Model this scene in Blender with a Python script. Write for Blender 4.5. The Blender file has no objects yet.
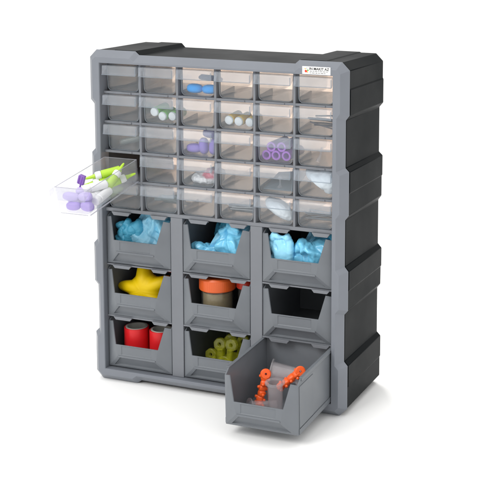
import bpy, bmesh, math, random
from mathutils import Vector, Matrix, noise
from mathutils.geometry import tessellate_polygon
random.seed(7)
S = bpy.context.scene
COL = S.collection

# ------------------------------------------------------------------ camera
cam_d = bpy.data.cameras.new('camera'); cam = bpy.data.objects.new('camera', cam_d); COL.objects.link(cam)
S.camera = cam
CP = Vector((.9224, -1.3739, .6432)); yaw, pitch, roll = -.3455, -.1371, .0115
FPX, PX, PY = 1168.04, 376.91, 91.23
fw = Vector((math.sin(yaw)*math.cos(pitch), math.cos(yaw)*math.cos(pitch), math.sin(pitch)))
rt = Vector((math.cos(yaw), -math.sin(yaw), 0)); up = rt.cross(fw)
r2 = math.cos(roll)*rt + math.sin(roll)*up; u2 = -math.sin(roll)*rt + math.cos(roll)*up
m = Matrix((r2, u2, -fw)).transposed().to_4x4(); m.translation = CP
cam.matrix_world = m
cam_d.sensor_width = 36; cam_d.lens = FPX/480*36
cam_d.shift_x = (240-PX)/480; cam_d.shift_y = (PY-240)/480
cam_d.clip_start = .01; cam_d.clip_end = 200

# ------------------------------------------------------------------ light
W = bpy.data.worlds.new('World'); S.world = W; W.use_nodes = True
W.node_tree.nodes['Background'].inputs[0].default_value = (1, .995, .985, 1)
W.node_tree.nodes['Background'].inputs[1].default_value = 1.0
_nt = W.node_tree; _tc = _nt.nodes.new('ShaderNodeTexCoord'); _sx = _nt.nodes.new('ShaderNodeSeparateXYZ')
_nt.links.new(_tc.outputs['Generated'], _sx.inputs[0])
_mr = _nt.nodes.new('ShaderNodeMapRange'); _mr.inputs[1].default_value = 0; _mr.inputs[2].default_value = 1; _mr.inputs[3].default_value = .50; _mr.inputs[4].default_value = 1.55
_nt.links.new(_sx.outputs['Z'], _mr.inputs[0]); _nt.links.new(_mr.outputs[0], _nt.nodes['Background'].inputs[1])   # a studio ceiling brighter than its walls
S.view_settings.view_transform = 'Standard'; S.view_settings.look = 'None'
S.view_settings.gamma = 1; S.view_settings.use_curve_mapping = False; S.view_settings.exposure = 0
def area(name, loc, target, size, power, color=(1, 1, 1)):
    l = bpy.data.lights.new(name, 'AREA'); l.size = size; l.energy = power; l.color = color
    o = bpy.data.objects.new(name, l); COL.objects.link(o); o.location = loc
    o.rotation_euler = (Vector(target)-Vector(loc)).to_track_quat('-Z', 'Y').to_euler()
    return o
area('studio_softbox', (-.5, -2.0, 2.1), (.15, 0, .25), 1.2, 38, (1, .99, .97))  # added key lamp out of view, gives the soft shading a direction
area('studio_backlight', (-.03, .60, .25), (.2, .14, .36), .26, 5.5, (1, .98, .95))  # added unseen lamp that makes the translucent back panel glow
S.cycles.transparent_max_bounces = 48
S.cycles.max_bounces = 14; S.cycles.transmission_bounces = 10; S.cycles.glossy_bounces = 5

# ------------------------------------------------------------------ materials
MATS = {}
def mat(name, col, rough=.5, spec=.5, metal=0, alpha=None, noise_amt=0.0, nscale=60, bump=0.0, bscale=900, sss=0, trans=0, coat=0):
    m = bpy.data.materials.new(name); m.use_nodes = True; nt = m.node_tree; b = nt.nodes['Principled BSDF']
    b.inputs['Base Color'].default_value = (*col, 1); b.inputs['Roughness'].default_value = rough
    b.inputs['Specular IOR Level'].default_value = spec; b.inputs['Metallic'].default_value = metal
    b.inputs['Transmission Weight'].default_value = trans; b.inputs['Coat Weight'].default_value = coat
    if sss:
        b.inputs['Subsurface Weight'].default_value = sss; b.inputs['Subsurface Scale'].default_value = .004
        b.inputs['Subsurface Radius'].default_value = (1, 1, 1)
    tc = nt.nodes.new('ShaderNodeTexCoord')
    if noise_amt:
        n = nt.nodes.new('ShaderNodeTexNoise'); n.inputs['Scale'].default_value = nscale; n.inputs['Detail'].default_value = 5
        nt.links.new(tc.outputs['Object'], n.inputs['Vector'])
        mr = nt.nodes.new('ShaderNodeMapRange'); mr.inputs[1].default_value = .3; mr.inputs[2].default_value = .7
        mr.inputs[3].default_value = 1-noise_amt; mr.inputs[4].default_value = 1+noise_amt
        nt.links.new(n.outputs[0], mr.inputs[0])
        mx = nt.nodes.new('ShaderNodeVectorMath'); mx.operation = 'SCALE'; mx.inputs[0].default_value = col
        nt.links.new(mr.outputs[0], mx.inputs['Scale']); nt.links.new(mx.outputs[0], b.inputs['Base Color'])
        mr2 = nt.nodes.new('ShaderNodeMapRange'); mr2.inputs[1].default_value = .3; mr2.inputs[2].default_value = .7
        mr2.inputs[3].default_value = max(0, rough-.08); mr2.inputs[4].default_value = min(1, rough+.08)
        nt.links.new(n.outputs[0], mr2.inputs[0]); nt.links.new(mr2.outputs[0], b.inputs['Roughness'])
    if bump:
        n2 = nt.nodes.new('ShaderNodeTexNoise'); n2.inputs['Scale'].default_value = bscale; n2.inputs['Detail'].default_value = 3
        nt.links.new(tc.outputs['Object'], n2.inputs['Vector'])
        bp = nt.nodes.new('ShaderNodeBump'); bp.inputs['Strength'].default_value = bump; bp.inputs['Distance'].default_value = .0004
        nt.links.new(n2.outputs[0], bp.inputs['Height']); nt.links.new(bp.outputs[0], b.inputs['Normal'])
    MATS[name] = m; return m
def clear(name, tint, haze, hazecol=(.8, .84, .88), rough=.12, edge=.35, trl=.5):
    """thin clear or frosted plastic: mostly see-through, a little haze, fresnel gloss"""
    m = bpy.data.materials.new(name); m.use_nodes = True; nt = m.node_tree
    for n in list(nt.nodes): nt.nodes.remove(n)
    out = nt.nodes.new('ShaderNodeOutputMaterial')
    tr = nt.nodes.new('ShaderNodeBsdfTransparent'); tr.inputs[0].default_value = (*tint, 1)
    df = nt.nodes.new('ShaderNodeBsdfDiffuse'); df.inputs[0].default_value = (*hazecol, 1)
    tl = nt.nodes.new('ShaderNodeBsdfTranslucent'); tl.inputs[0].default_value = (*hazecol, 1)
    mh = nt.nodes.new('ShaderNodeMixShader'); mh.inputs[0].default_value = trl
    nt.links.new(df.outputs[0], mh.inputs[1]); nt.links.new(tl.outputs[0], mh.inputs[2])
    gl = nt.nodes.new('ShaderNodeBsdfGlossy'); gl.inputs['Roughness'].default_value = rough
    tc = nt.nodes.new('ShaderNodeTexCoord'); nz = nt.nodes.new('ShaderNodeTexNoise'); nz.inputs['Scale'].default_value = 45; nz.inputs['Detail'].default_value = 4
    nt.links.new(tc.outputs['Object'], nz.inputs['Vector'])
    mr = nt.nodes.new('ShaderNodeMapRange'); mr.inputs[1].default_value = .3; mr.inputs[2].default_value = .7
    mr.inputs[3].default_value = haze*.75; mr.inputs[4].default_value = haze*1.25
    nt.links.new(nz.outputs[0], mr.inputs[0])
    m1 = nt.nodes.new('ShaderNodeMixShader'); nt.links.new(mr.outputs[0], m1.inputs[0])
    nt.links.new(tr.outputs[0], m1.inputs[1]); nt.links.new(mh.outputs[0], m1.inputs[2])
    lw = nt.nodes.new('ShaderNodeLayerWeight'); lw.inputs['Blend'].default_value = .5
    pw = nt.nodes.new('ShaderNodeMath'); pw.operation = 'POWER'; pw.inputs[1].default_value = 3.5; nt.links.new(lw.outputs['Facing'], pw.inputs[0])
    ma = nt.nodes.new('ShaderNodeMath'); ma.operation = 'MULTIPLY_ADD'; ma.inputs[1].default_value = edge*1.4; ma.inputs[2].default_value = .03; ma.use_clamp = True; nt.links.new(pw.outputs[0], ma.inputs[0])
    m2 = nt.nodes.new('ShaderNodeMixShader'); nt.links.new(ma.outputs[0], m2.inputs[0])
    nt.links.new(m1.outputs[0], m2.inputs[1]); nt.links.new(gl.outputs[0], m2.inputs[2])
    nt.links.new(m2.outputs[0], out.inputs[0]); MATS[name] = m; return m
mat('floor_white', (.955, .955, .95), .7, .1)
mat('frame_grey', (.182, .196, .223), .42, .4, noise_amt=.04, nscale=25, bump=.25, bscale=1500)
mat('grid_grey', (.18, .19, .21), .5, .35, noise_amt=.04, nscale=25, bump=.2, bscale=1500)
mat('bin_grey', (.146, .159, .176), .38, .45, noise_amt=.05, nscale=30, bump=.25, bscale=1500)
mat('shell_black', (.0036, .0052, .0062), .36, .04, noise_amt=.10, nscale=9, bump=.2, bscale=500)
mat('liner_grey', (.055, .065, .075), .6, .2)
mat('gasket_black', (.008, .008, .009), .6, .2)
def peach_mat():
    m = bpy.data.materials.new('peach_panel'); m.use_nodes = True; nt = m.node_tree
    for n in list(nt.nodes): nt.nodes.remove(n)
    out = nt.nodes.new('ShaderNodeOutputMaterial')
    a = nt.nodes.new('ShaderNodeBsdfTranslucent'); b = nt.nodes.new('ShaderNodeBsdfDiffuse')
    tc = nt.nodes.new('ShaderNodeTexCoord'); nz = nt.nodes.new('ShaderNodeTexNoise'); nz.inputs['Scale'].default_value = 18
    nt.links.new(tc.outputs['Object'], nz.inputs['Vector'])
    cr = nt.nodes.new('ShaderNodeValToRGB'); cr.color_ramp.elements[0].position = .35; cr.color_ramp.elements[1].position = .65
    cr.color_ramp.elements[0].color = (.93, .76, .64, 1); cr.color_ramp.elements[1].color = (.98, .84, .74, 1)
    nt.links.new(nz.outputs[0], cr.inputs[0])
    nt.links.new(cr.outputs[0], a.inputs[0]); nt.links.new(cr.outputs[0], b.inputs[0])
    mx = nt.nodes.new('ShaderNodeMixShader'); mx.inputs[0].default_value = .15
    nt.links.new(a.outputs[0], mx.inputs[1]); nt.links.new(b.outputs[0], mx.inputs[2]); nt.links.new(mx.outputs[0], out.inputs[0])
    MATS['peach_panel'] = m
peach_mat()
clear('drawer_clear', (.96, .975, .985), .085, (.74, .79, .84), .12, .35)
clear('drawer_edge', (.8, .83, .86), .42, (.50, .55, .60), .15, .3)
clear('drawer_lip', (.95, .965, .98), .15, (.86, .91, .98), .2, .3, .35)
clear('open_clear', (.985, .985, .99), .10, (.74, .75, .80), .08, .3)
clear('open_edge', (.9, .9, .92), .5, (.60, .61, .66), .15, .3)
clear('open_lip', (.975, .975, .985), .16, (.74, .75, .80), .15, .3)
clear('cup_clear', (.98, .98, .985), .20, (1, .96, .98), .08, .9)
clear('tube_clear', (.95, .97, .96), .22, (.75, .82, .80), .12, .4)
clear('jar_glass', (.97, .97, .96), .05, (.85, .85, .8), .05, .5)
clear('lime_clear', (.95, .96, .45), .21, (1, 1, .16), .12, .5)
mat('lime_green', (.46, .70, .05), .35, .5, sss=.3, noise_amt=.05)
mat('tube_green', (.16, .55, .06), .6, .15)
mat('amber', (.82, .52, .04), .6, .15)
mat('cap_white', (.86, .87, .87), .4, .5)
mat('cotton_white', (.90, .92, .93), .8, .2, bump=.6, bscale=350)
mat('bag_white', (.86, .84, .83), .35, .5)
mat('violet', (.33, .23, .66), .35, .5, sss=.2)
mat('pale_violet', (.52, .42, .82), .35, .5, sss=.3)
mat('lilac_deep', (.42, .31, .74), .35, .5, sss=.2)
mat('dark_violet', (.22, .10, .42), .35, .5)
mat('magenta', (.42, .13, .62), .35, .5, sss=.2)
mat('cap_blue', (.0, .37, .92), .5, .25)
mat('blue_dark', (.01, .07, .25), .4, .5)
mat('glove_blue', (.20, .62, .88), .3, .6, noise_amt=.07, nscale=30, bump=.2, bscale=500, sss=.12)
mat('glove_sheet', (.30, .70, .93), .34, .6, noise_amt=.06, nscale=30, bump=.3, bscale=600, sss=.05)
mat('glove_teal', (.08, .42, .62), .42, .5, noise_amt=.12, nscale=30, bump=.5, bscale=500, sss=.1)  # glove blue darkened to teal, shade deep in the bins put into the colour
mat('star_yellow', (1.0, .68, .0), .5, .35, sss=.25, noise_amt=.02)
mat('lid_orange', (.66, .11, .02), .4, .45, noise_amt=.03)
mat('lid_red', (.60, .04, .02), .4, .45)
mat('jar_beige', (.27, .215, .12), .8, .2, noise_amt=.1, nscale=200)
mat('roll_red', (.72, .015, .02), .38, .4, noise_amt=.03)
mat('roll_core', (.55, .55, .50), .7, .3)
mat('chain_orange', (.98, .13, .02), .35, .5, sss=.15)
mat('steel', (.45, .46, .48), .3, .5, metal=.9)
mat('dark_rod', (.07, .06, .08), .4, .5)
mat('grey_rod', (.20, .24, .24), .4, .5)
mat('slate_sheet', (.16, .20, .23), .5, .4)
mat('sticker_white', (.88, .88, .87), .4, .4)
mat('ink', (.02, .02, .02), .5, .3)
mat('ink_grey', (.25, .25, .25), .5, .3)
mat('logo_red', (.75, .06, .03), .5, .3); mat('logo_green', (.10, .40, .05), .5, .3); mat('logo_amber', (.85, .42, .05), .5, .3)

# pink printed bag
m = mat('bag_printed', (.88, .85, .84), .3, .5)
nt = m.node_tree; tc = nt.nodes.new('ShaderNodeTexCoord'); nz = nt.nodes.new('ShaderNodeTexNoise'); nz.inputs['Scale'].default_value = 55
nt.links.new(tc.outputs['Object'], nz.inputs['Vector'])
sp = nt.nodes.new('ShaderNodeVectorMath'); sp.operation = 'DISTANCE'; sp.inputs[1].default_value = (.006, -.004, .008)
nt.links.new(tc.outputs['Object'], sp.inputs[0])
ad = nt.nodes.new('ShaderNodeMath'); ad.operation = 'MULTIPLY_ADD'; ad.inputs[1].default_value = -.02; nt.links.new(nz.outputs[0], ad.inputs[0]); nt.links.new(sp.outputs['Value'], ad.inputs[2])
cr = nt.nodes.new('ShaderNodeValToRGB'); cr.color_ramp.elements[0].position = 0; cr.color_ramp.elements[1].position = .004
cr.color_ramp.elements[0].color = (.80, .18, .25, 1); cr.color_ramp.elements[1].color = (.88, .85, .84, 1)
nt.links.new(ad.outputs[0], cr.inputs[0]); nt.links.new(cr.outputs[0], nt.nodes['Principled BSDF'].inputs['Base Color'])

# ------------------------------------------------------------------ mesh builder (millimetres)
class MB:
    def __init__(s): s.v = []; s.f = []
    def add(s, v, f, M=None):
        o = len(s.v)
        s.v += [tuple(M @ Vector(p)) if M else tuple(p) for p in v]
        s.f += [tuple(i+o for i in q) for q in f]; return s
    def box(s, x0, x1, y0, y1, z0, z1, M=None):
        v = [(x, y, z) for z in (z0, z1) for y in (y0, y1) for x in (x0, x1)]
        return s.add(v, [(0, 2, 3, 1), (4, 5, 7, 6), (0, 1, 5, 4), (2, 6, 7, 3), (0, 4, 6, 2), (1, 3, 7, 5)], M)
    def prism(s, poly, y0, y1, M=None):
        n = len(poly)
        v = [(x, y0, z) for x, z in poly]+[(x, y1, z) for x, z in poly]
        return s.add(v, [tuple(range(n)), tuple(range(2*n-1, n-1, -1))]+[(i, i+n, (i+1) % n+n, (i+1) % n) for i in range(n)], M)
    def lathe(s, prof, seg=28, M=None, close=False):
        v = []; f = []; n = len(prof)
        for r, z in prof:
            v += [(r*math.cos(2*math.pi*k/seg), r*math.sin(2*math.pi*k/seg), z) for k in range(seg)]
        for i in range(n-1 if not close else n):
            j = (i+1) % n
            f += [(i*seg+k, i*seg+(k+1) % seg, j*seg+(k+1) % seg, j*seg+k) for k in range(seg)]
        if not close:
            f += [tuple(range(seg-1, -1, -1)), tuple(range((n-1)*seg, n*seg))]
        return s.add(v, f, M)
    def tube(s, pts, rad, seg=12):
        P = [Vector(p) for p in pts]; n = len(P); R = rad if isinstance(rad, (list, tuple)) else [rad]*n
        T = [(P[min(i+1, n-1)]-P[max(i-1, 0)]).normalized() for i in range(n)]
        a = T[0].orthogonal().normalized(); v = []; f = []
        for i in range(n):
            a = (a-a.dot(T[i])*T[i]).normalized(); b = T[i].cross(a)
            v += [P[i]+R[i]*(math.cos(2*math.pi*k/seg)*a+math.sin(2*math.pi*k/seg)*b) for k in range(seg)]
        for i in range(n-1):
            f += [(i*seg+k, i*seg+(k+1) % seg, (i+1)*seg+(k+1) % seg, (i+1)*seg+k) for k in range(seg)]
        f += [tuple(range(seg-1, -1, -1)), tuple(range((n-1)*seg, n*seg))]
        return s.add(v, f)
    def superell(s, c, rx, ry, rz, p=2.0, q=2.0, nu=24, nv=14, M=None):
        def g(w, e): return math.copysign(abs(w)**(2/e), w)
        v = []; f = []
        for j in range(nv+1):
            t = -math.pi/2+math.pi*j/nv
            for i in range(nu):
                u = 2*math.pi*i/nu
                v.append((c[0]+rx*g(math.cos(t), q)*g(math.cos(u), p), c[1]+ry*g(math.cos(t), q)*g(math.sin(u), p), c[2]+rz*g(math.sin(t), q)))
        for j in range(nv):
            f += [(j*nu+i, j*nu+(i+1) % nu, (j+1)*nu+(i+1) % nu, (j+1)*nu+i) for i in range(nu)]
        return s.add(v, f, M)
    def mesh(s, name):
        me = bpy.data.meshes.new(name); me.from_pydata([(x*.001, y*.001, z*.001) for x, y, z in s.v], [], s.f)
        b = bmesh.new(); b.from_mesh(me); bmesh.ops.remove_doubles(b, verts=b.verts, dist=1e-6)
        bmesh.ops.recalc_face_normals(b, faces=b.faces); b.to_mesh(me); b.free(); return me
    def build(s, name, material, parent=None, smooth=True, bevel=0, ang=35, seg=2, loc=None, rot=None):
        return link(s.mesh(name), name, material, parent, smooth, bevel, ang, seg, loc, rot)
def link(me, name, material, parent=None, smooth=True, bevel=0, ang=35, seg=2, loc=None, rot=None):
    o = bpy.data.objects.new(name, me); COL.objects.link(o)
    if material: me.materials.append(MATS[material])
    if parent: o.parent = parent
    if loc: o.location = [c*.001 for c in loc]
    if rot: o.rotation_euler = rot
    if bevel:
        b = o.modifiers.new('bevel', 'BEVEL'); b.width = bevel*.001; b.segments = seg; b.limit_method = 'ANGLE'; b.angle_limit = math.radians(28)
    if smooth:
        me.shade_smooth()
        try: me.set_sharp_from_angle(angle=math.radians(ang))
        except Exception: pass
    return o
def tag(o, label, cat, group=None, kind=None):
    if label: o['label'] = label
    if cat: o['category'] = cat
    if group: o['group'] = group
    if kind: o['kind'] = kind
    return o
def empty(name, loc, label, cat, group=None, rot=None):
    o = bpy.data.objects.new(name, None); COL.objects.link(o); o.location = [c*.001 for c in loc]; o.empty_display_size = .02
    if rot: o.rotation_euler = rot
    return tag(o, label, cat, group)
def copy_tree(o, parent=None):
    c = o.copy(); COL.objects.link(c); c.parent = parent
    for ch in list(o.children): copy_tree(ch, c)
    return c
def aim(a, b):
    """matrix that puts local z along a->b with origin a (mm)"""
    a = Vector(a); b = Vector(b); q = (b-a).to_track_quat('Z', 'Y'); M = q.to_matrix().to_4x4(); M.translation = a; return M
def setm(o, M):
    M = M.copy(); M.translation = M.translation*.001; o.matrix_world = M

# ------------------------------------------------------------------ setting
f = MB().box(-60000, 60000, -8000, 100000, -50, 0); fo = f.build('floor', 'floor_white', smooth=False); tag(fo, None, None, kind='structure')
fo['label'] = 'plain white studio tabletop under the organizer'

# ------------------------------------------------------------------ cabinet
cab = empty('organizer_cabinet', (0, 0, 0), 'large upright grey and black plastic storage organizer cabinet holding all the drawers and bins', 'storage cabinet')
OUT = [(10.6, 475), (36, 475), (38, 476), (72, 476), (78, 470), (311, 470), (317, 476), (352, 476), (354, 475), (376.4, 475), (387, 464.4),
       (387, 441), (388, 439), (388, 406), (382.5, 399.5), (382.5, 337), (388, 332), (388, 304), (387, 302), (387, 274), (382.5, 267.5), (382.5, 205), (388, 199), (388, 173), (387, 171), (387, 146), (382.5, 140), (382.5, 75.5), (388, 70), (388, 40), (387, 38), (387, 10.6),
       (376.4, 0), (320, 0), (313, 5), (74, 5), (67, 0), (10.6, 0),
       (0, 10.6), (0, 68.5), (5.5, 74), (5.5, 138), (0, 144), (0, 199), (5.5, 205), (5.5, 268), (0, 274), (0, 330), (5.5, 335.5), (5.5, 399), (0, 405), (0, 464.4)]
OUTF = [(10.6, 475), (72, 475), (78, 470), (311, 470), (317, 475), (376.4, 475), (387, 464.4),
       (387, 406), (382, 399.5), (382, 337), (387, 332), (387, 274), (382, 267.5), (382, 205), (387, 199), (387, 146), (382, 140), (382, 75.5), (387, 70), (387, 10.6),
       (376.4, 0), (320, 0), (313, 5), (74, 5), (67, 0), (10.6, 0),
       (0, 10.6), (0, 68.5), (5.5, 74), (5.5, 138), (0, 144), (0, 199), (5.5, 205), (5.5, 268), (0, 274), (0, 330), (5.5, 335.5), (5.5, 399), (0, 405), (0, 464.4)]
def offset(poly, d):
    n = len(poly); out = []
    for i in range(n):
        p0, p1, p2 = Vector(poly[i-1]), Vector(poly[i]), Vector(poly[(i+1) % n])
        e1 = (p1-p0).normalized(); e2 = (p2-p1).normalized()
        n1 = Vector((e1.y, -e1.x)); n2 = Vector((e2.y, -e2.x))     # inward for a clockwise outline
        b = (n1+n2).normalized(); out.append(tuple(p1+b*(d/max(.3, b.dot(n1)))))
    return out
def ring(mb, outer, hole, y, flip=False):
    pts = [Vector((x, z, 0)) for x, z in outer]; hp = [Vector((x, z, 0)) for x, z in hole]
    tris = tessellate_polygon([pts, hp]); al = outer+hole
    mb.add([(x, y, z) for x, z in al], [tuple(t) for t in tris])
def wall(mb, a, ya, b, yb):
    n = len(a); mb.add([(x, ya, z) for x, z in a]+[(x, yb, z) for x, z in b], [(i, (i+1) % n, (i+1) % n+n, i+n) for i in range(n)])
HOLE = [(20.4, 18.5), (367.2, 18.5), (367.2, 457.5), (20.4, 457.5)]
IN9 = offset(OUTF, 9.2)
HF = [(19.6, 17.8), (368, 17.8), (368, 458.3), (19.6, 458.3)]
fr = MB(); ring(fr, IN9, HF, 0); wall(fr, IN9, 0, OUTF, 9.8); wall(fr, OUTF, 9.8, OUTF, 11.2); wall(fr, HF, 0, HOLE, 1); wall(fr, HOLE, 1, HOLE, 20); ring(fr, OUTF, HOLE, 11.2)
# the back ring closes at 11.2, the hole sleeve runs on to y=20 behind the grid
fr.build('front_frame', 'frame_grey', cab, ang=20, bevel=.5)
gk = MB(); G = offset(OUT, 2.2); GH = [(18, 16), (369.5, 16), (369.5, 460), (18, 460)]
ring(gk, G, GH, 11.3); wall(gk, G, 11.3, G, 13.0); ring(gk, G, GH, 13.0)
gk.build('gasket', 'gasket_black', cab, smooth=False)
SO = offset(OUT, .6); SI = [(15, 13), (373, 13), (373, 462), (15, 462)]; SO2 = offset(OUT, 2.6)
sh = MB(); ring(sh, SO, SI, 13.1); wall(sh, SO, 13.1, SO, 139.5); wall(sh, SO, 139.5, SO2, 142.3); ring(sh, SO2, SI, 142.3); wall(sh, SI, 13.1, SI, 142.3)
sh.build('outer_shell', 'shell_black', cab, ang=25, bevel=.8)
bk = MB().box(15.1, 372.9, 137, 139, 13.1, 249); bk.build('lower_back_panel', 'gasket_black', cab, smooth=False)
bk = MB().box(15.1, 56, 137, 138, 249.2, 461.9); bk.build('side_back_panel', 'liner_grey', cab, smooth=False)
bk = MB().box(56.1, 372.9, 137, 138, 249.2, 461.9); bk.build('upper_back_panel', 'peach_panel', cab, smooth=False)
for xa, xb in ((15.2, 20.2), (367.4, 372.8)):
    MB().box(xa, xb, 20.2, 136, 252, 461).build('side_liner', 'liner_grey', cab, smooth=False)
# lattice in front of the small drawers
X0, PW, ZT, PH = 20.4, 57.85, 457.5, 41.5
for k in range(1, 6):
    x = X0+PW*k
    MB().box(x-1.7, x+1.7, 10, 24, 251.6, 457.4).build('grid_post', 'grid_grey', cab, bevel=.5)
    for r in range(5):
        z = ZT-PH*(r+1)+1.3 if r < 4 else 252.2
        rl = MB(); zb = z+.2; rl.add([(x-1, 24.2, zb), (x+1, 24.2, zb), (x+1, 66, zb), (x-1, 66, zb), (x-1, 24.2, zb+5), (x+1, 24.2, zb+5), (x+1, 66, zb+10), (x-1, 66, zb+10)],
               [(0, 3, 2, 1), (4, 5, 6, 7), (0, 1, 5, 4), (1, 2, 6, 5), (2, 3, 7, 6), (3, 0, 4, 7)])
        rl.build('guide_rail', 'grid_grey', cab, smooth=False)
for r in range(1, 5):
    z = ZT-PH*r
    s_ = MB().box(20.5, 367.1, 10.4, 13, z-1.7, z+1.7); s_.box(20.5, 367.1, 13, 136.5, z-.9, z+.9)
    for k in range(6):     # little retaining notches on the shelf edge
        s_.box(X0+PW*k+30, X0+PW*k+44, 9.2, 10.3, z-1.2, z+1.2)
    s_.build('drawer_shelf', 'grid_grey', cab, bevel=.3)
md = MB().box(20.5, 367.1, 9.6, 13, 247.4, 252.2); md.box(20.5, 367.1, 13, 136.5, 249.2, 251.2); md.build('middle_shelf', 'grid_grey', cab, bevel=.4)
BX = [20.4, 142.2, 263.2]; BZ = [170.6, 94, 18.5]; BW = 103.0
for xa, xb in ((123.6, 142.0), (245.4, 263.0)):
    MB().box(xa, xb, 9.8, 24, 18.7, 247.2).box(xa, xa+1.8, 24, 136.5, 18.7, 247.2).box(xb-1.8, xb, 24, 136.5, 18.7, 247.2).build('bin_partition', 'grid_grey', cab, bevel=.6)
for row in range(3):
    zt = BZ[row]+76.8
    for c in range(3):
        L = BX[c]
        sh = MB()
        if row > 0: sh.box(L+.1, L+BW, 9.7, 136, zt-1.4, zt+.6).build('bin_shelf', 'grid_grey', cab, bevel=.3)
        for a, b in ((11, 41), (73, 99)):
            sh = MB(); sh.prism([(L+a, zt-.2 if row else zt+.4), (L+b, zt-.2 if row else zt+.4), (L+b-3.5, zt-4.6), (L+a+3.5, zt-4.6)], 6.5, 8.9)
            sh.box(L+a+.1, L+b-.1, 8.9, 9.6, zt-1.6, zt-.3)
            sh.build('shelf_tab', 'grid_grey', cab, bevel=.3)
# sticker
st = MB().box(325.5, 364.6, -.5, -.03, 458.6, 468.6); sto = st.build('sticker', 'sticker_white', cab, smooth=False)
def text(body, size, x, z, y, material, name, parent):
    c = bpy.data.curves.new(name, 'FONT'); c.body = body; c.size = size*.001; c.extrude = .00005; c.offset = .00012
    o = bpy.data.objects.new(name, c); COL.objects.link(o)
    bpy.context.view_layer.update()
    me = bpy.data.meshes.new_from_object(o.evaluated_get(bpy.context.evaluated_depsgraph_get()))
    bpy.data.objects.remove(o); bpy.data.curves.remove(c)
    me.name = name; t = link(me, name, material, parent, smooth=False); t.location = (x*.001, y*.001, z*.001); t.rotation_euler = (math.pi/2, 0, 0); return t
text('IN MAKIT AZ', 4.7, 335.2, 464.2, -.6, 'ink', 'sticker_text', sto)
tl = MB()
for zz, segs in ((462.6, (3, 2, 4, 1.5, 3, 4, 2)), (460.4, (2, 4, 3, 2.4, 4, 2))):
    x = 336
    for w_ in segs:
        tl.box(x, x+w_, -.66, -.55, zz-.5, zz+.5); x += w_+.9
tl.build('sticker_small_print', 'ink_grey', sto, smooth=False)
def hexa(cx, cz, r, mt):
    MB().prism([(cx+r*math.cos(math.radians(60*k)), cz+r*math.sin(math.radians(60*k))) for k in range(6)], -.66, -.55).build('sticker_logo', mt, sto, smooth=False)
hexa(330.6, 462.4, 1.9, 'logo_red'); hexa(333.4, 463.6, 1.2, 'logo_green'); hexa(332.8, 461.3, .9, 'logo_amber'); hexa(329.6, 465.6, .9, 'logo_amber'); hexa(331.9, 466.2, .7, 'ink_grey')

# ------------------------------------------------------------------ small clear drawers
DW, DH, DL = 51.5, 35.5, 120.0
def uprof(w, h, r, inset=0.0, taper=1.2):
    """open-topped U outline from top left down round the bottom and up to the top right"""
    p = [(inset, h)]
    rr = max(.5, r-inset)
    for k in range(7):
        a = math.pi+math.pi/2*k/6; p.append((taper+inset+rr+rr*math.cos(a), inset+rr+rr*math.sin(a)))
    for k in range(7):
        a = 1.5*math.pi+math.pi/2*k/6; p.append((w-taper-inset-rr+rr*math.cos(a), inset+rr+rr*math.sin(a)))
    p.append((w-inset, h)); return p
def tray_mesh():
    mb = MB(); o = uprof(DW, DH, 6.5); i = uprof(DW, DH, 6.5, 1.2); n = len(o); t = 1.3; hb = 33
    o2 = [(x, min(z, hb)) for x, z in o]; i2 = [(x, min(z, hb)) for x, z in i]
    mb.add([(x, 0, z) for x, z in o], [tuple(range(n))])
    mb.add([(x, DL, z) for x, z in o2], [tuple(range(n-1, -1, -1))])
    mb.add([(x, t, z) for x, z in i], [tuple(range(n-1, -1, -1))])
    mb.add([(x, DL-t, z) for x, z in i2], [tuple(range(n))])
    mb.add([(x, 0, z) for x, z in o]+[(x, DL, z) for x, z in o2], [(k, k+n, k+1+n, k+1) for k in range(n-1)])
    mb.add([(x, t, z) for x, z in i]+[(x, DL-t, z) for x, z in i2], [(k, k+1, k+1+n, k+n) for k in range(n-1)])
    # rim
    a = [(0, 0, DH), (DW, 0, DH), (DW, DL, hb), (0, DL, hb)]; b = [(1.2, t, DH), (DW-1.2, t, DH), (DW-1.2, DL-t, hb), (1.2, DL-t, hb)]
    mb.add(a+b, [(k, (k+1) % 4, (k+1) % 4+4, k+4) for k in range(4)])
    return mb
def lip_mesh():
    mb = MB(); x0, x1 = -1.2, DW+.7
    # sloping label plate, its underside return and two cheeks
    prof = [(0, 37.0), (-10.2, 36.4), (-11.2, 35.2), (-11.9, 23.2), (-10.9, 23.2), (-10.2, 34.9), (-9.6, 35.4), (0, 35.9)]
    n = len(prof)
    mb.add([(x0, y, z) for y, z in prof]+[(x1, y, z) for y, z in prof],
           [tuple(range(n)), tuple(range(2*n-1, n-1, -1))]+[(i, (i+1) % n, (i+1) % n+n, i+n) for i in range(n)])
    for xa in (x0, x1-1.0):
        q = [(-.3, 35.7), (-9.4, 35.2), (-10.0, 34.7), (-10.6, 23.4), (-6, 27), (-.3, 30)]; m_ = len(q)
        mb.add([(xa+.02, y, z) for y, z in q]+[(xa+.98, y, z) for y, z in q], [tuple(range(m_)), tuple(range(2*m_-1, m_-1, -1))]+[(i, (i+1) % m_, (i+1) % m_+m_, i+m_) for i in range(m_)])
    return mb
tray_me = tray_mesh().mesh('drawer'); lip_me = lip_mesh().mesh('label_lip')
rib_me = MB().box(DW-13, DW-12.2, 1.5, 4, 8, 33).mesh('rib')
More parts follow.
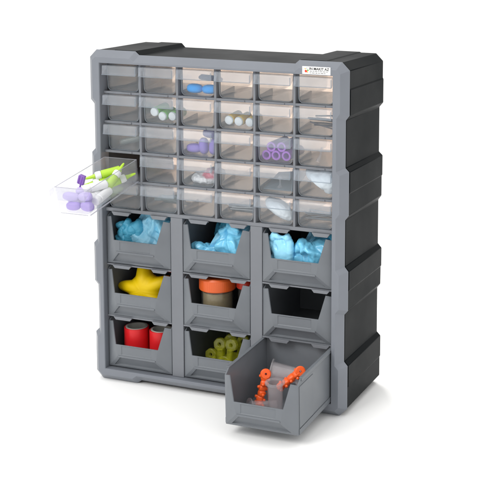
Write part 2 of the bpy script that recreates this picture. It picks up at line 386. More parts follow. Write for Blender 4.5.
def make_drawer(mt, lt, tm, lm):
    d = link(tm, 'drawer', mt, cab, ang=30); link(lm, 'label_lip', lt, d, ang=30, bevel=.3)
    if mt == 'drawer_clear':
        e = MB(); o = uprof(DW, DH, 6.5, -.1); i = uprof(DW, DH, 6.5, .8); n = len(o)
        for ya, yb in ((-.3, -.05), ):
            e.add([(x, ya, z) for x, z in o]+[(x, ya, z) for x, z in i]+[(x, yb, z) for x, z in o]+[(x, yb, z) for x, z in i],
                  [(k, k+1, n+k+1, n+k) for k in range(n-1)]+[(2*n+k, 3*n+k, 3*n+k+1, 2*n+k+1) for k in range(n-1)]+[(k, 2*n+k, 2*n+k+1, k+1) for k in range(n-1)]+[(n+k, n+k+1, 3*n+k+1, 3*n+k) for k in range(n-1)])
        e.build('front_edge', 'drawer_edge', d, smooth=False)
        e = MB().box(-1.1, DW+.6, -12.4, -11.95, 22.9, 23.9); e.box(DW-.5, DW+.6, -12.2, -11.95, 24, 34)  # pale strips painting highlights along the lip's bottom and right end
        e.build('lip_edge', 'drawer_edge', d, smooth=False)
    return d
proto = make_drawer('drawer_clear', 'drawer_lip', tray_me, lip_me)
ORD = ['top', 'second', 'third', 'fourth', 'fifth']; CORD = ['first', 'second', 'third', 'fourth', 'fifth', 'last']
DL_LAB = {
 (0, 2): 'clear drawer in the top row holding two bright blue caps',
 (1, 1): 'clear drawer holding green tubes with round white caps',
 (1, 3): 'clear drawer holding amber tubes with round white caps',
 (1, 5): 'clear drawer holding thin dark rods, second row by the right edge',
 (2, 0): 'clear drawer holding one slanting clear tube, third row at the left edge',
 (2, 2): 'clear drawer packed with violet oval caps, third row',
 (2, 4): 'clear drawer holding a heap of purple ring-ended tubes, third row',
 (3, 2): 'clear drawer holding a white bag with pink print, fourth row',
 (3, 4): 'clear drawer holding a slate grey sheet, fourth row',
 (3, 5): 'clear drawer filled with white cotton, fourth row at the right edge',
 (4, 1): 'clear drawer holding grey sticks, bottom row of small drawers',
 (4, 3): 'clear drawer holding silver sticks, bottom row of small drawers',
 (4, 4): 'clear drawer holding a slanting white cotton pad, bottom row of small drawers',
 (4, 5): 'clear drawer holding fine steel pins, bottom row of small drawers at the right edge'}
first = True
DORG = {}
for r in range(5):
    for c in range(6):
        x = X0+PW*c+3.3; z = ZT-PH*(r+1)+2.2
        if r == 4: z = 252.6
        if c == 0: x += .3
        if (r, c) == (3, 0): continue
        d = proto if first else copy_tree(proto, cab); first = False
        DORG[(r, c)] = (x, 14.2, z)
        d.location = (x*.001, (14.2+random.uniform(-.4, .8))*.001, z*.001)
        d['label'] = DL_LAB.get((r, c), 'empty clear drawer in the %s row of small drawers, %s from the left' % (ORD[r], CORD[c]))
        if (r, c) not in DL_LAB: d['label'] = d['label'].replace('last from the left', 'at the right edge')
TH = math.radians(10.2)
od = make_drawer('open_clear', 'open_lip', tray_mesh().mesh('drawer'), lip_mesh().mesh('label_lip'))
re = MB()
for x_ in (-.1, DW-1.1): re.add([(x_, -.1, DH+.05), (x_+1.2, -.1, DH+.05), (x_+1.2, DL, 33.05), (x_, DL, 33.05), (x_, -.1, DH+.6), (x_+1.2, -.1, DH+.6), (x_+1.2, DL, 33.6), (x_, DL, 33.6)], [(0, 3, 2, 1), (4, 5, 6, 7), (0, 1, 5, 4), (1, 2, 6, 5), (2, 3, 7, 6), (3, 0, 4, 7)])
re.box(1.15, DW-1.15, -.1, 1.2, DH+.05, DH+.6); re.box(1.15, DW-1.15, DL-1.2, DL, 33.05, 33.6)
re.box(5, DW-5, -.5, -.05, -.3, .5); re.box(DW-1.9, DW-1.0, .3, DL, -.2, 1.4)
re.build('rim', 'open_edge', od, smooth=False)
od.location = (.0234, -.1075, .2715); od.rotation_euler = (TH, 0, 0)
od['label'] = 'clear drawer pulled far out and tipping down, full of lime tubes and pale violet caps'
MD = Matrix.Translation(Vector((23.4, -107.5, 271.5))) @ Matrix.Rotation(TH, 4, 'X')

# ------------------------------------------------------------------ grey hopper bins
BWID, BLEN = 101.6, 124.0
def bin_body():
    mb = MB(); w = BWID; c = w/2; P = -10.0
    xl, xr = 16.5, w-16.5
    v = dict(A=(0, 0, 0), B=(0, 0, 66.5), C=(8.5, -4, 68.5), D=(xl, P, 36.5), E=(20, P, 20), A2=(w, 0, 0), B2=(w, 0, 66.5), C2=(w-8.5, -4, 68.5), D2=(xr, P, 36.5), E2=(w-20, P, 20),
             F=(0, 9, 72.5), F2=(w, 9, 72.5), H=(0, BLEN, 72.5), H2=(w, BLEN, 72.5), K=(0, BLEN, 0), K2=(w, BLEN, 0),
             A3=(w-9, -1.35, 2.7), A4=(9, -1.35, 2.7), E3=(w-23.5, -8.9, 17.8), E4=(23.5, -8.9, 17.8),
             A5=(w-11, .8, 4.6), A6=(11, .8, 4.6), E5=(w-25, -5.8, 18.6), E6=(25, -5.8, 18.6),
             La=(26, P, 22), Lb=(75, P, 22), Lc=(75, P, 35.3), Ld=(26, P, 35.3), Ma=(26.8, P+.9, 22.8), Mb=(74.2, P+.9, 22.8), Mc=(74.2, P+.9, 34.5), Md=(26.8, P+.9, 34.5))
    k = list(v); ix = {n: i for i, n in enumerate(k)}
    fs = ['A E D', 'A D C B', 'A2 D2 E2', 'A2 B2 C2 D2', 'A A2 A3 A4', 'A2 E2 E3 A3', 'E2 E E4 E3', 'E A A4 E4', 'A4 A3 A5 A6', 'A3 E3 E5 A5', 'E3 E4 E6 E5', 'E4 A4 A6 E6', 'A6 A5 E5 E6', 'A B F H K', 'A2 K2 H2 F2 B2', 'A K K2 A2', 'K H H2 K2',
          'E La Ld D', 'E E2 Lb La', 'E2 D2 Lc Lb', 'D Ld Lc D2', 'La Lb Mb Ma', 'Lb Lc Mc Mb', 'Lc Ld Md Mc', 'Ld La Ma Md', 'Ma Mb Mc Md']
    mb.add([v[n] for n in k], [tuple(ix[q] for q in s.split()) for s in fs]); return mb
def make_bin():
    b = empty('hopper_bin', (0, 0, 0), 'x', 'storage bin', 'grey hopper bins in the lower half')
    me = bin_body().mesh('bin_body'); o = link(me, 'bin_body', 'bin_grey', b, ang=20)
    sd = o.modifiers.new('thick', 'SOLIDIFY'); sd.thickness = .0018; sd.offset = -1; sd.use_even_offset = True
    bv = o.modifiers.new('bevel', 'BEVEL'); bv.width = .0006; bv.segments = 2; bv.limit_method = 'ANGLE'; bv.angle_limit = math.radians(25)
    rim = MB()
    for sx, x0, x1 in ((-1, -1.2, -.05), (1, BWID+.05, BWID+1.2)):
        rim.box(x0, x1, 9, BLEN, 69.2, 72.4)
    rim.box(-1.2, BWID+1.2, BLEN+.05, BLEN+1.6, 69.2, 72.4)
    for x0, x1 in ((-1.6, 2.6), (BWID-2.6, BWID+1.6)):
        rim.box(x0, x1, 9, BLEN, 72.45, 73.8)
    rim.build('rim', 'bin_grey', b, bevel=.3)
    for x0, x1 in ((-.8, -.05), (BWID+.05, BWID+.8)): MB().box(x0, x1, 2.5, 46, 9.2, 64).build('side_panel', 'bin_grey', b, bevel=.5)
    for x0, x1 in ((-1.1, -.05), (BWID+.05, BWID+1.1)): MB().box(x0, x1, 1.5, BLEN-2, 1, 8.2).build('runner', 'bin_grey', b, bevel=.3)
    lf = MB(); lf.add([(20.8, -10.7, 18.2), (BWID-20.8, -10.7, 18.2), (BWID-20.8, -10.7, 20.8), (20.8, -10.7, 20.8), (20.8, -9.2, 18.4), (BWID-20.8, -9.2, 18.4), (BWID-20.8, -10.05, 20.8), (20.8, -10.05, 20.8)],
           [(0, 1, 2, 3), (0, 4, 5, 1), (3, 2, 6, 7), (0, 3, 7, 4), (1, 5, 6, 2), (4, 7, 6, 5)])
    lf.build('finger_ledge', 'bin_grey', b, bevel=.3)
    return b
b0 = make_bin()
BL = [['grey hopper bin full of bright blue gloves at the left of the upper bin row', 'grey hopper bin of pale blue gloves in the middle of the upper bin row', 'grey hopper bin of folded blue gloves at the right of the upper bin row'],
      ['grey hopper bin holding a puffy yellow star', 'grey hopper bin holding a jar with an orange lid', 'empty grey hopper bin with a dark inside'],
      ['grey hopper bin holding two red rolls', 'grey hopper bin holding yellow-green see-through pieces', 'grey hopper bin pulled far out at the bottom right, with orange chains and clear cups']]
firstb = True
for r in range(3):
    for c in range(3):
        b = b0 if firstb else copy_tree(b0); firstb = False
        b['label'] = BL[r][c]
        if (r, c) == (2, 2):
            TB = math.radians(2.0)
            b.location = ((BX[c]+.7)*.001, -.1005, .0158); b.rotation_euler = (TB, 0, 0)
        else:
            b.location = ((BX[c]+.7)*.001, (10.4+random.uniform(-.5, .7))*.001, (BZ[r]+1.7)*.001)
            b.rotation_euler = (0, 0, random.uniform(-.003, .003))

# ------------------------------------------------------------------ soft crumpled things
def blob(name, parts, voxel, amp, freq, material, seed=0, fine=.25, label=None, cat=None, group=None, origin=(0, 0, 0), clampz=None, box=None, folds=0):
    mb = MB()
    for p in parts:
        if p[0] == 'e':
            mb.superell(p[1], *p[2], M=None) if len(p) < 4 else mb.superell((0, 0, 0), *p[2], M=Matrix.Translation(Vector(p[1])) @ p[3])
        else: mb.tube(p[1], p[2], 14)
    me = mb.mesh(name+'_src'); o = bpy.data.objects.new('tmp', me); COL.objects.link(o)
    rm = o.modifiers.new('r', 'REMESH'); rm.mode = 'VOXEL'; rm.voxel_size = voxel*.001
    sm = o.modifiers.new('s', 'SMOOTH'); sm.iterations = 4; sm.factor = .6
    bpy.context.view_layer.update()
    m2 = bpy.data.meshes.new_from_object(o.evaluated_get(bpy.context.evaluated_depsgraph_get()))
    bpy.data.objects.remove(o); bpy.data.meshes.remove(me); m2.name = name
    nr = [v.normal.copy() for v in m2.vertices]; of = Vector((seed*7.3, seed*3.1, seed*1.7))
    rnd = random.Random(seed); tents = []
    lo = [min(v.co[k] for v in m2.vertices)*1000 for k in range(3)]; hi = [max(v.co[k] for v in m2.vertices)*1000 for k in range(3)]
    for _ in range(folds):
        c = Vector([rnd.uniform(lo[k], hi[k]) for k in range(3)]); n_ = Vector([rnd.gauss(0, 1), rnd.gauss(0, .5), rnd.gauss(0, 1)]).normalized()
        tents.append((c, n_, rnd.choice((3, 4, 5, 7, 12)), rnd.uniform(10, 26), rnd.choice((-1, 1, 1))*rnd.uniform(.5, 1.1)))
    for v, n in zip(m2.vertices, nr):
        p = v.co*1000
        w = Vector((noise.noise(p*.03+of), noise.noise(p*.03+of*2), noise.noise(p*.03-of)))*14
        q = (p+w)*freq
        rg = 1-2*abs(noise.noise(q+of)); rg = rg*rg*rg if rg < 0 else rg**2.2
        rf = 1-2*abs(noise.noise(q*2.7-of))
        if folds:
            dsp = 0; pw_ = p+w*.25
            for tc_, tn, tw, tl_, ta in tents:
                e = pw_-tc_; dd = abs(e.dot(tn))
                if dd < tw:
                    L2 = (e-tn*e.dot(tn)).length_squared
                    if L2 < tl_*tl_*4: dsp += ta*(1-dd/tw)*math.exp(-L2/(tl_*tl_))
            dsp = amp*max(-1.3, min(1.5, dsp))*.9
            c = p+n*(dsp+amp*fine*.7*rf*abs(rf))
        else: c = p+n*(amp*(rg-.2)+amp*fine*rf)
        if box:
            for k in range(3): c[k] = min(max(c[k], box[0][k]), box[1][k])
        v.co = (c-Vector(origin))*.001
    m2.materials.clear()
    o = link(m2, name, material, ang=180); o.location = [k*.001 for k in origin]
    if label: tag(o, label, cat, group)
    return o
GG = 'blue gloves in the bins'
R = Matrix.Rotation
def bb(c, r): return ((BX[c]+3.2, 8, BZ[r]+4.2), (BX[c]+99.5, 120, BZ[r]+75))
z0 = BZ[0]+4; x = BX[0]
blob('rubber_glove', [('e', (78, 70, 208), (33, 28, 30)), ('t', [(95, 40, 225), (108, 36, 228), (112, 34, 214)], [9, 8, 7])],
     1.3, 5.0, .045, 'glove_blue', 1, .3, 'large crumpled bright blue glove in the upper left bin', 'glove', GG, (78, 40, 178), folds=110, box=bb(0, 0))
blob('rubber_glove', [('t', [(44, 30, 182), (38, 26, 205), (35, 26, 222), (42, 25, 228), (48, 27, 214), (46, 28, 200)], [7, 8, 7, 6.5, 7, 7]), ('t', [(48, 28, 205), (55, 26, 222), (60, 27, 228), (63, 30, 216), (54, 30, 196)], [6, 6.5, 6, 6.5, 6])],
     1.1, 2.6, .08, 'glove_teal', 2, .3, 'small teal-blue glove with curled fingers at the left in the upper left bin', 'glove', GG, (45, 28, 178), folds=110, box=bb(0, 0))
blob('rubber_glove', [('e', (208, 46, 206), (26, 32, 28)), ('e', (214, 26, 200), (20, 16, 22)), ('t', [(190, 36, 226), (202, 32, 234), (220, 30, 232)], [6, 7, 6]), ('e', (170, 34, 192), (22, 20, 16)), ('t', [(150, 24, 205), (160, 22, 207), (170, 24, 200)], [5, 7, 7])],
     1.3, 5.2, .042, 'glove_blue', 4, .3, 'pale blue glove spread across the upper middle bin', 'glove', GG, (200, 40, 178), folds=110, box=bb(1, 0))
blob('rubber_glove', [('e', (200, 74, 215), (38, 22, 24)), ('t', [(176, 60, 222), (196, 52, 238), (226, 50, 238)], [6, 8, 7])],
     1.3, 4, .05, 'glove_teal', 9, .3, 'blue glove tinted darker for shade behind the pale one in the upper middle bin', 'glove', GG, (200, 75, 185), folds=110, box=bb(1, 0))
blob('rubber_glove', [('e', (287, 17, 210), (14, 5, 24)), ('t', [(275, 17, 190), (274, 16, 228), (279, 14, 237), (297, 14, 237), (301, 16, 228), (300, 17, 196)], [2.6]*6), ('t', [(280, 18, 190), (283, 16, 200)], [9, 11])],
     1.1, 2.2, .06, 'glove_sheet', 5, .35, 'folded blue glove standing at the left in the upper right bin', 'glove', GG, (286, 20, 178), folds=110, box=bb(2, 0))
blob('rubber_glove', [('e', (326, 44, 202), (34, 26, 26)), ('t', [(300, 30, 214), (318, 24, 222), (340, 28, 208), (346, 30, 196)], [7, 8, 7, 8])],
     1.3, 5.0, .05, 'glove_blue', 6, .3, 'crumpled blue glove filling the middle of the upper right bin', 'glove', GG, (326, 44, 178), folds=110, box=bb(2, 0))
blob('rubber_glove', [('e', (338, 70, 216), (26, 26, 22)), ('t', [(320, 60, 232), (340, 54, 234), (356, 50, 232)], [6, 8, 8])],
     1.3, 4, .05, 'glove_teal', 8, .3, 'blue glove tinted darker for shade at the back right of the upper right bin', 'glove', GG, (338, 70, 185), folds=110, box=bb(2, 0))

def fold_sheet(parent, BL_, BR_, TL_, TR_, material, seed, amp=5.5, bulge=10, nu=100, nv=76):
    rnd = random.Random(seed); P = [Vector(p) for p in (BL_, BR_, TL_, TR_)]; of = Vector((seed*5.1, seed*2.3, 0)); t = []
    for _ in range(34):
        a = rnd.uniform(0, math.pi); t.append((Vector((rnd.random(), rnd.random())), Vector((math.cos(a), math.sin(a))), rnd.choice((.05, .07, .10, .16, .24)), rnd.uniform(.2, .6), rnd.choice((-1, 1))*rnd.uniform(.5, 1)))
    nrm = ((P[1]-P[0]).cross(P[2]-P[0])).normalized()
    if nrm.y > 0: nrm = -nrm
    v = []; f = []
    for j in range(nv):
        for i in range(nu):
            u, w = i/(nu-1), j/(nv-1)
            top = 1-.10*abs(noise.noise(Vector((u*5, 1, seed))))-.05*abs(math.sin(u*9+seed)); w2 = w*top
            ue = u+(.035*noise.noise(Vector((w*5, seed, 0))))
            p = (P[0]*(1-ue)+P[1]*ue)*(1-w2)+(P[2]*(1-ue)+P[3]*ue)*w2
            d = 0
            for c, n_, tw, tl_, ta in t:
                e = Vector((u, w))-c; dd = abs(e.dot(n_))
                if dd < tw: d += ta*(1-dd/tw)*(tw/.12)**.7*math.exp(-(e.length_squared-dd*dd)/(tl_*tl_))
            d = amp*max(-1.6, min(1.6, d*.8))+bulge*math.sin(math.pi*w)*(.6+.4*math.sin(math.pi*u))
            p = p+nrm*d; p.z = min(p.z, BZ[0]+74); p.y = max(p.y, 7.5)
            v.append(p)
    for j in range(nv-1): f += [(j*nu+i, j*nu+i+1, (j+1)*nu+i+1, (j+1)*nu+i) for i in range(nu-1)]
    o = MB().add(v, f).build('cuff', material, ang=180)
    sd = o.modifiers.new('thick', 'SOLIDIFY'); sd.thickness = .0005
    o.parent = parent; o.matrix_parent_inverse = Matrix.Translation(-parent.location)
    return o
gl_ = [o for o in COL.objects if o.name.startswith('rubber_glove')]
gl_.sort(key=lambda o: (len(o.name), o.name))
fold_sheet(gl_[0], (44, 22, 178), (119, 20, 178), (60, 36, 248), (110, 40, 244), 'glove_sheet', 3)
fold_sheet(gl_[2], (156, 24, 178), (241, 22, 178), (197, 52, 246), (232, 54, 244), 'glove_sheet', 8)
fold_sheet(gl_[5], (294, 26, 178), (358, 24, 178), (315, 50, 238), (344, 52, 240), 'glove_sheet', 12)
# yellow star
def star():
    mb = MB(); NU, NV = 100, 26; R_ = 45; v = []; f = []
    for j in range(NV+1):
        t = math.pi*j/NV; rho = max(0.0, math.sin(t))**.8; h = math.cos(t)
        for i in range(NU):
            a = 2*math.pi*i/NU
            k = max(0.0, .5+.5*math.cos(5*a)); rr = R_*(.58+.42*k**1.8)
            hh = 17*(1-.12*rho*k); zz_ = rr*rho*math.sin(a); zz_ *= 1
            v.append((rr*rho*math.cos(a), -hh*h, rr*rho*math.sin(a)))
    for j in range(NV): f += [(j*NU+i, j*NU+(i+1) % NU, (j+1)*NU+(i+1) % NU, (j+1)*NU+i) for i in range(NU)]
    M_ = Matrix.Rotation(math.radians(-102), 3, 'Y'); v = [M_ @ Vector(p) for p in v]
    v = [(p.x, p.y, p.z if p.z > 0 else p.z*.66) for p in v]       # slumped where it rests on the bin floor
    return mb.add(v, f)
so = star().build('yellow_star', 'star_yellow', ang=180, loc=(66, 38, 127))
so.rotation_euler = (math.radians(-14), 0, math.radians(2)); tag(so, 'puffy bright yellow star in the left bin of the middle bin row', 'star')
# a small red piece glimpsed behind the star
o = MB().superell((0, 0, 0), 20, 8, 5, 4, 4).build('red_bar', 'lid_red', loc=(100, 52, 161)); tag(o, 'dark red piece just showing behind the yellow star', 'toy piece')

# jars
def jar(x, y, zb, rl, hl, rb, hb, lidm, label, fill=None):
    j = empty('jar', (x, y, zb), label, 'jar')
    gl = MB().lathe([(rb-2, 0), (rb, 1.5), (rb, hb-4), (rb-2, hb), (rb-3, hb), (rb-1.6, hb-4.5), (rb-1.6, 2.4), (0.2, 2.2)], 48).build('glass_body', 'jar_glass', j)
    if fill: MB().lathe([(rb-3.2, 2.6), (rb-2, 3.6), (rb-2, fill), (rb-5, fill+.8)], 40).build('contents', 'jar_beige', j)
    n = 60; prof = [(rl-1.5, hb+hl-2.2), (rl, hb+hl-3.6), (rl, hb-2.2), (rl-1, hb-3)]
    lid = MB().lathe([(rl-.8, hb-3.5), (rl, hb-2.6), (rl, hb+hl-6), (rl-1.8, hb+hl-3.6), (rl-5, hb+hl-3.2), (rl-6, hb+hl-4)], 56)
    for k in range(n):
        a = 2*math.pi*k/n; lid.box(-.5, .5, -.35, .12, hb-2, hb+hl-6.5, Matrix.Rotation(a, 4, 'Z') @ Matrix.Translation(Vector((0, rl, 0))))
    lid.build('lid', lidm, j); return j
jar(182, 36, 98.3, 25.5, 18, 22.5, 51, 'lid_orange', 'wide glass jar with a bright orange screw lid and beige contents', 44)
jar(222.5, 46, 98.3, 14.5, 12, 12.5, 54, 'lid_red', 'small narrow jar with a dark red lid beside the orange-lidded jar', 0)
# rolls
for (rx, ry, rr, lab) in ((51, 36, 17.8, 'red tape roll standing on end at the left of its pair'), (91, 38, 17.6, 'red tape roll standing on end at the right, half behind the bin front')):
    t = empty('red_roll', (rx, ry, 22.2), lab, 'tape roll', 'red rolls in the bottom left bin')
    MB().lathe([(rr, 0.4), (rr, 51), (rr-.5, 51.5), (rr-2, 51.5), (rr-2, .4)], 48, close=True).build('red_tape', 'roll_red', t)
    MB().lathe([(rr-2.05, 0), (rr-2.05, 52), (rr-4.6, 52), (rr-4.6, 0)], 48, close=True).build('pale_core', 'roll_core', t)

# yellow-green see-through pieces
def knob_piece():
    mb = MB()
    def oct_(cx, cz, r, a0=22.5, y0=-3.0, y1=3.0):
        mb.lathe([(r*.28, y0), (r, y0), (r, y1), (r*.28, y1)], 8, M=Matrix.Translation(Vector((cx, 0, cz))) @ Matrix.Rotation(math.radians(90), 4, 'X') @ Matrix.Rotation(math.radians(a0), 4, 'Z'), close=True); return
        
    mb.prism([(-17, 0), (17, 0), (15, 14), (8, 24), (2, 27), (-4, 27), (-10, 22), (-15, 12)], -2.4, 2.4)
    oct_(-8, 43, 9.4, 30); oct_(10, 44, 9.4, 52); oct_(-21, 27, 8.8, 20)
    mb.box(-11.2, -3, -2.3, 2.3, 22, 37); mb.box(3.4, 10.5, -2.3, 2.3, 20, 37)
    mb.box(-5, 5, -3, 3, 0, 13, Matrix.Translation(Vector((-9, 0, 14))) @ Matrix.Rotation(math.radians(-58), 4, 'Y'))
    return mb
kme = knob_piece().mesh('linking_piece')
for i, (x_, y_, z_, rot, lab) in enumerate([(194, 30, 22.5, (math.radians(-6), 0, 0), 'yellow-green see-through linking piece in front, with three holed knobs'),
                                    (200, 46, 24, (math.radians(-4), math.radians(5), math.radians(12)), 'yellow-green see-through linking piece standing behind the front one'),
                                    (222, 50, 22.5, (math.radians(-30), math.radians(40), math.radians(-10)), 'yellow-green see-through linking piece leaning at the right')]):
    o = link(kme if i == 0 else kme, 'linking_piece', 'lime_clear' if i == 0 else None, bevel=1.4, seg=3, loc=(x_, y_, z_), rot=rot)
    tag(o, lab, 'toy piece', 'yellow-green linking pieces')

# ------------------------------------------------------------------ contents of the pulled bin
def chain(name, a, b, n, label, seed):
    rnd = random.Random(seed); a, b = Vector(a), Vector(b); L = (b-a).length; d = (b-a).normalized()
    t = empty(name, a, label, 'toy chain', 'orange chains in the pulled-out bin')
    M = aim((0, 0, 0), b-a)
    for i in range(n):
        z = L*(i+.5)/n; h = L/n
        lk = MB(); Mi = M @ Matrix.Translation(Vector((rnd.uniform(-.8, .8), 0, z))) @ Matrix.Rotation(rnd.uniform(-.7, .7)+(i % 2)*1.1, 4, 'Z')
        lk.superell((0, 0, 0), 5.0, 4.6, h*.62, 3, 3, M=Mi)
        lk.superell((4.8, 0, h*.2), 3.0, 2.0, 1.9, 3, 3, 14, 8, M=Mi); lk.superell((-4.8, 0, -h*.16), 3.0, 2.0, 1.9, 3, 3, 14, 8, M=Mi); lk.superell((0, -4.2, 0), 1.9, 2.4, 1.9, 3, 3, 14, 8, M=Mi)
        lk.build('link', 'chain_orange', t)
    rg = MB(); Mi = Matrix.Translation(d*(L+1.5)) @ Vector((.55, -.8, .35)).to_track_quat('Z', 'Y').to_matrix().to_4x4()
    rg.lathe([(1.6, -3), (5.8, -3), (7, -1.8), (7, 1.8), (5.8, 3), (1.6, 3)], 28, M=Mi, close=True); rg.build('end_ring', 'chain_orange', t)
    return t
chain('orange_chain', (287, -52, 24), (293, -44, 64), 6, 'orange knobbly chain standing upright at the left of the pulled-out bin', 1)
chain('orange_chain', (311, -43, 48), (336, -32, 70), 4, 'orange knobbly chain slanting across the clear cups to the right', 2)
def cup(M, rf, rb, L, label):
    mb = MB(); mb.lathe([(rb*.8, 0), (rb*.84, .3), (rb, L-2.2), (rf, L-1.8), (rf, L), (rb-1, L), (rb*.84-1, 1.5), (.3, 1.3)], 40)
    o = mb.build('clear_cup', 'cup_clear'); setm(o, M); tag(o, label, 'cup', 'clear flanged cups in the pulled-out bin'); return o
cup(aim((318.5, -66, 17), (318.2, -69, 68)), 13, 10.2, 51, 'clear plastic cup with a flat rim standing upright in front of the others')
cup(aim((336, -14, 56), (291, -25, 64)), 15.5, 12.0, 46, 'large clear plastic cup lying on its side with its rim to the left')
cup(aim((306, -40, 24), (279, -70, 30)), 10, 6.8, 38, 'small clear plastic cup lying with its round rim at the front left')
cup(aim((322, -38, 19), (340, -30, 55)), 10, 7.5, 40, 'clear plastic cup leaning at the back right behind the orange chain')

# ------------------------------------------------------------------ contents of the small drawers
def at(r, c, x, y, z):
    o = DORG[(r, c)]; return (o[0]+x, o[1]+y, o[2]+z)
oval = MB().superell((0, 0, 0), 11.5, 7.4, 6.3, 2.3, 2.6, 28, 16).mesh('oval_cap')
def ovalcap(M, material, label, group, sc=(1, 1, 1)):
    M = M @ Matrix.Diagonal((*sc, 1)); me = oval.copy(); o = link(me, 'oval_cap', material, ang=180); setm(o, M); tag(o, label, 'cap', group); return o
def T(p, rx=0, ry=0, rz=0):
    return Matrix.Translation(Vector(p)) @ Matrix.Rotation(math.radians(rz), 4, 'Z') @ Matrix.Rotation(math.radians(ry), 4, 'Y') @ Matrix.Rotation(math.radians(rx), 4, 'X')
ovalcap(T(at(0, 2, 15.5, 12, 8.6), 0, 2, 4), 'cap_blue', 'bright blue oval cap on the left of its drawer', 'blue caps')
ovalcap(T(at(0, 2, 38.5, 12, 8.6), 0, -3, -4), 'cap_blue', 'bright blue oval cap on the right of its drawer', 'blue caps')
o = MB().tube([at(0, 2, 8, 40, 20), at(0, 2, 12, 38, 21), at(0, 2, 40, 36, 20), at(0, 2, 44, 37, 18)], [2.5, 4, 4, 2.5]).build('blue_rod', 'blue_dark'); tag(o, 'dark blue rod lying behind the two blue caps', 'rod')
for k, (x, y, z, rx, ry, rz, lab) in enumerate([(13, 14, 8.6, 0, 0, 5, 'lying flat at the bottom left'), (27.5, 14, 12.5, 0, 84, 0, 'standing upright in the middle'), (43, 14, 12.8, 0, 95, 0, 'standing upright at the right'), (30, 30, 27, 0, 8, 20, 'lying on top behind the others')]):
    ovalcap(T(at(2, 2, x, y, z), rx, ry, rz), 'violet', 'violet oval cap in the third row drawer, '+lab, 'violet caps in the closed drawer')
def capped_tube(a, b, r, bodym, capm, name, label, cat, group, caplen=8, tip=None, parentless=True):
    M = aim(a, b); L = (Vector(b)-Vector(a)).length
    t = empty(name, (0, 0, 0), label, cat, group); setm(t, M)
    MB().lathe([(r-1.5, caplen+.1), (r, caplen+1.5), (r, L-2), (r-2, L)], 28).build('tube_body', bodym, t)
    MB().lathe([(r*.5, -.2), (r*.86, .4), (r*.98, 2.2), (r*.98, caplen-1), (r*.9, caplen)], 28).build('cap', capm, t)
    if tip: MB().lathe([(.9, -14), (1.6, -12), (2.4, -4), (3.4, -.3)], 16).build('nozzle', tip, t)
    return t
for k, (x, z, n) in enumerate([(12, 14, 'left'), (24, 8.5, 'middle'), (39, 9.2, 'right')]):
    capped_tube(at(1, 1, x, 6+k, z), at(1, 1, x+3, 36, z+4), 6.6, 'tube_green', 'cap_white', 'capped_tube', 'green tube with a round white cap, %s of the three in its drawer' % n, 'tube', 'green tubes with white caps', 3.5)
for k, (x, z, n) in enumerate([(11, 10, 'left'), (25, 9, 'middle'), (41, 8.6, 'right')]):
    capped_tube(at(1, 3, x, 6+k, z), at(1, 3, x+2, 36, z+4), 6.6, 'amber', 'cap_white', 'capped_tube', 'amber tube with a round white cap, %s of the three in its drawer' % n, 'tube', 'amber tubes with white caps', 3.5)
k = 0
for (x, z, n) in [(9, 8.4, 'lower left'), (23, 8.8, 'lower middle'), (38, 9, 'lower right'), (16, 20, 'upper left'), (31, 20.5, 'upper middle')]:
    a = at(2, 4, x, 7, z); b = at(2, 4, x+3, 48, z+2); M = aim(a, b)
    o = MB().lathe([(6.6, 0), (6.6, 40), (4.2, 40), (4.2, 0)], 28, close=True).build('ring_tube', 'magenta'); setm(o, M)
    tag(o, 'purple hollow tube seen end on, %s of the heap in its drawer' % n, 'tube', 'purple ring-ended tubes')
o = MB().lathe([(1, 0), (4.4, 1.5), (4.8, 4), (4.8, 46), (4.4, 46), (4.2, 4), (.5, 2)], 24).build('clear_tube', 'tube_clear'); setm(o, aim(at(2, 0, 5, 20, 6), at(2, 0, 46, 36, 16))); tag(o, 'clear tube lying on a slant in its drawer', 'tube')
def rods(r, c, n, material, name, labf, group, rad, z0, z1, seed, L=50, spread=14, ang=8):
    rnd = random.Random(seed); me = None
    for k in range(n):
        x = 5+42*rnd.random(); z = z0+(z1-z0)*rnd.random(); y = 12+rnd.random()*8
        a = at(r, c, 2.5+rnd.uniform(0, 14), y+k*2.0, z); b = at(r, c, 37+rnd.uniform(0, 12), y+k*2.0+spread*rnd.uniform(.3, 1), max(2.5, z+rnd.uniform(-ang, ang*.4)))
        o = MB().tube([a, Vector(a).lerp(Vector(b), .5), b], rad, 10).build(name, material)
        tag(o, labf, 'rod', group)
rods(1, 5, 9, 'dark_rod', 'thin_rod', 'thin dark rod in the tangle in the second row drawer by the right edge', 'thin dark rods', 1.0, 8, 20, 3, ang=9)
rods(4, 1, 6, 'grey_rod', 'grey_stick', 'grey stick among those in the bottom row drawer second from the left', 'grey sticks', 2.6, 6, 18, 5)
rods(4, 3, 6, 'steel', 'silver_stick', 'silver stick among those in the bottom row drawer in the middle', 'silver sticks', 2.2, 5, 16, 6, ang=5)
rods(4, 5, 11, 'steel', 'steel_pin', 'fine steel pin in the bottom row drawer at the right edge', 'steel pins', .9, 5, 20, 9, ang=9)
def dbox(r, c): 
    o = DORG[(r, c)]; return ((o[0]+2.7, o[1]+1.8, o[2]+1.6), (o[0]+DW-2.7, o[1]+110, o[2]+35))
blob('plastic_bag', [('e', at(3, 2, 27, 26, 7), (22, 20, 8)), ('e', at(3, 2, 36, 28, 13), (13, 16, 8))], 1.0, 2.0, .09, 'bag_printed', 11, .4, 'white plastic bag with pink print in the fourth row drawer', 'bag', None, at(3, 2, 26, 26, 4), box=dbox(3, 2))
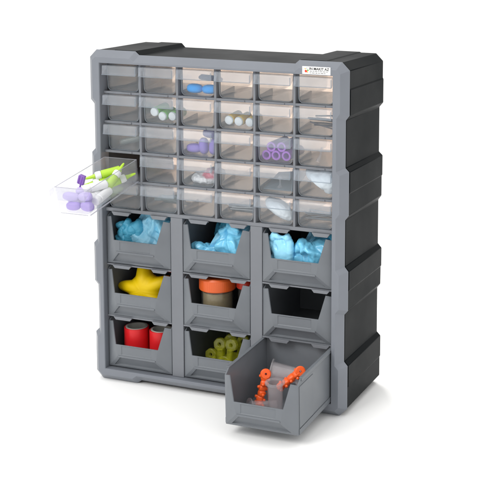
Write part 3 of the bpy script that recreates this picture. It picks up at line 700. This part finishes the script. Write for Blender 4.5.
blob('cotton_wad', [('e', (0, 0, 0), (26, 13, 9), Matrix.Translation(Vector(at(3, 5, 28, 17, 20))) @ Matrix.Rotation(math.radians(30), 4, 'Y')), ('e', at(3, 5, 36, 18, 24), (14, 13, 12)), ('e', at(3, 5, 40, 18, 14), (10, 12, 11))], 1.0, 1.6, .06, 'cotton_white', 12, .3, 'white cotton wad bulging in the fourth row drawer at the right edge', 'cotton', 'white cotton in the drawers', at(3, 5, 30, 18, 2), box=dbox(3, 5))
blob('cotton_wad', [('e', (0, 0, 0), (23, 11, 10), Matrix.Translation(Vector(at(4, 4, 25, 16, 17))) @ Matrix.Rotation(math.radians(32), 4, 'Y'))], 1.0, 1.4, .07, 'cotton_white', 13, .3, 'white cotton pad lying on a slant in the bottom row drawer fifth from the left', 'cotton', 'white cotton in the drawers', at(4, 4, 25, 16, 4), box=dbox(4, 4))
o = MB().add([at(3, 4, 3, 10, 4), at(3, 4, 48, 10, 4), at(3, 4, 48, 60, 22), at(3, 4, 3, 60, 16), at(3, 4, 3, 10, 2.4), at(3, 4, 48, 10, 2.4), at(3, 4, 48, 61, 20.4), at(3, 4, 3, 61, 14.4)],
    [(0, 1, 2, 3), (4, 7, 6, 5), (0, 4, 5, 1), (1, 5, 6, 2), (2, 6, 7, 3), (3, 7, 4, 0)]).build('grey_sheet', 'slate_sheet', smooth=False); tag(o, 'slate grey sheet lying in the fourth row drawer fifth from the left', 'sheet')
o = MB().lathe([(4, 0), (3.6, 1), (1.3, 3), (1.3, 9), (2.6, 10.5), (2.4, 14), (1, 15)], 16).build('white_peg', 'cup_clear', loc=at(3, 4, 26, 14, 6)); tag(o, 'small clear peg standing on the slate grey sheet', 'peg')
o = MB().tube([at(2, 5, 22, 16, 3), at(2, 5, 25, 18, 12), at(2, 5, 26, 20, 22)], [3, 1.5, 1.2]).build('clear_peg', 'cup_clear'); tag(o, 'small clear peg upright in the third row drawer at the right edge', 'peg')

# open drawer: everything placed in the drawer's own tilted axes
def dl(x, y, z): return tuple(MD @ Vector((x, y, z)))
RX = Matrix.Rotation(TH, 4, 'X')
for k, (x, y, z, rz, ry, sc, mt_, lab) in enumerate([
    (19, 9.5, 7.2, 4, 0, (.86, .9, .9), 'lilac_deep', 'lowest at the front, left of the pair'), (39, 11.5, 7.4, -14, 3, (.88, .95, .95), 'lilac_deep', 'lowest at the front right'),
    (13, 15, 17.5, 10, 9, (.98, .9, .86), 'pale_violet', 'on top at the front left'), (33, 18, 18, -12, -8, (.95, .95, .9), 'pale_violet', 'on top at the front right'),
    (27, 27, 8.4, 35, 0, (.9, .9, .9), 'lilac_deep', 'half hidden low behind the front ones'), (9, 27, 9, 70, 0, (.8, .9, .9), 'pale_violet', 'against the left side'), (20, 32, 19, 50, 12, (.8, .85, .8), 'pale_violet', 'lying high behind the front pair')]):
    ovalcap(MD @ T((x, y, z), 0, ry, rz), mt_, 'violet oval cap in the pulled-out drawer, '+lab, 'pale violet caps in the pulled-out drawer', sc)
PN = 'white tubes in the pulled-out drawer'
for a, b, lab in (((12, 33, 9), (20, 72, 10), 'at the left'), ((31, 30, 10), (33, 70, 9), 'in the middle'), ((43, 24, 9), (41, 62, 10), 'against the right side'), ((22, 30, 22), (40, 60, 20), 'lying across the others')):
    capped_tube(dl(*a), dl(*b), 6, 'cap_white', 'cap_white', 'white_tube', 'white tube in the pulled-out drawer, '+lab, 'tube', PN, 9)
c_ = MB().box(-4, 4, -2.5, 2.5, 0, 13).box(-4.6, -2.2, -3.2, 3.2, 1, 12).box(-1, 1.6, -3.2, 3.2, 1, 12).box(-1, 1, -1, 1, -6, 0).box(-3, 5, -1, 1, -7.4, -6)
o = c_.build('violet_clip', 'dark_violet', bevel=.5); setm(o, MD @ T((14, 38, 26), -8, 18, 0)); tag(o, 'dark violet clip sticking up from the pulled-out drawer', 'clip')
LG = 'lime green tubes in the pulled-out drawer'
for a, b, lab in (((17, 68, 26), (43, 92, 29), 'topmost, tip to the left'), ((15, 64, 17), (38, 88, 18), 'under the topmost one, tip to the left'), ((14, 74, 8), (34, 104, 9), 'at the bottom behind the white tubes'), ((44, 84, 29), (37, 56, 9), 'leaning up against the right side'), ((44, 100, 14), (26, 84, 8), 'lowest at the back right')):
    capped_tube(dl(*a), dl(*b), 5.6, 'lime_green', 'cap_white', 'lime_tube', 'lime green tube with a white collar, '+lab, 'tube', LG, 8, 'lime_green')
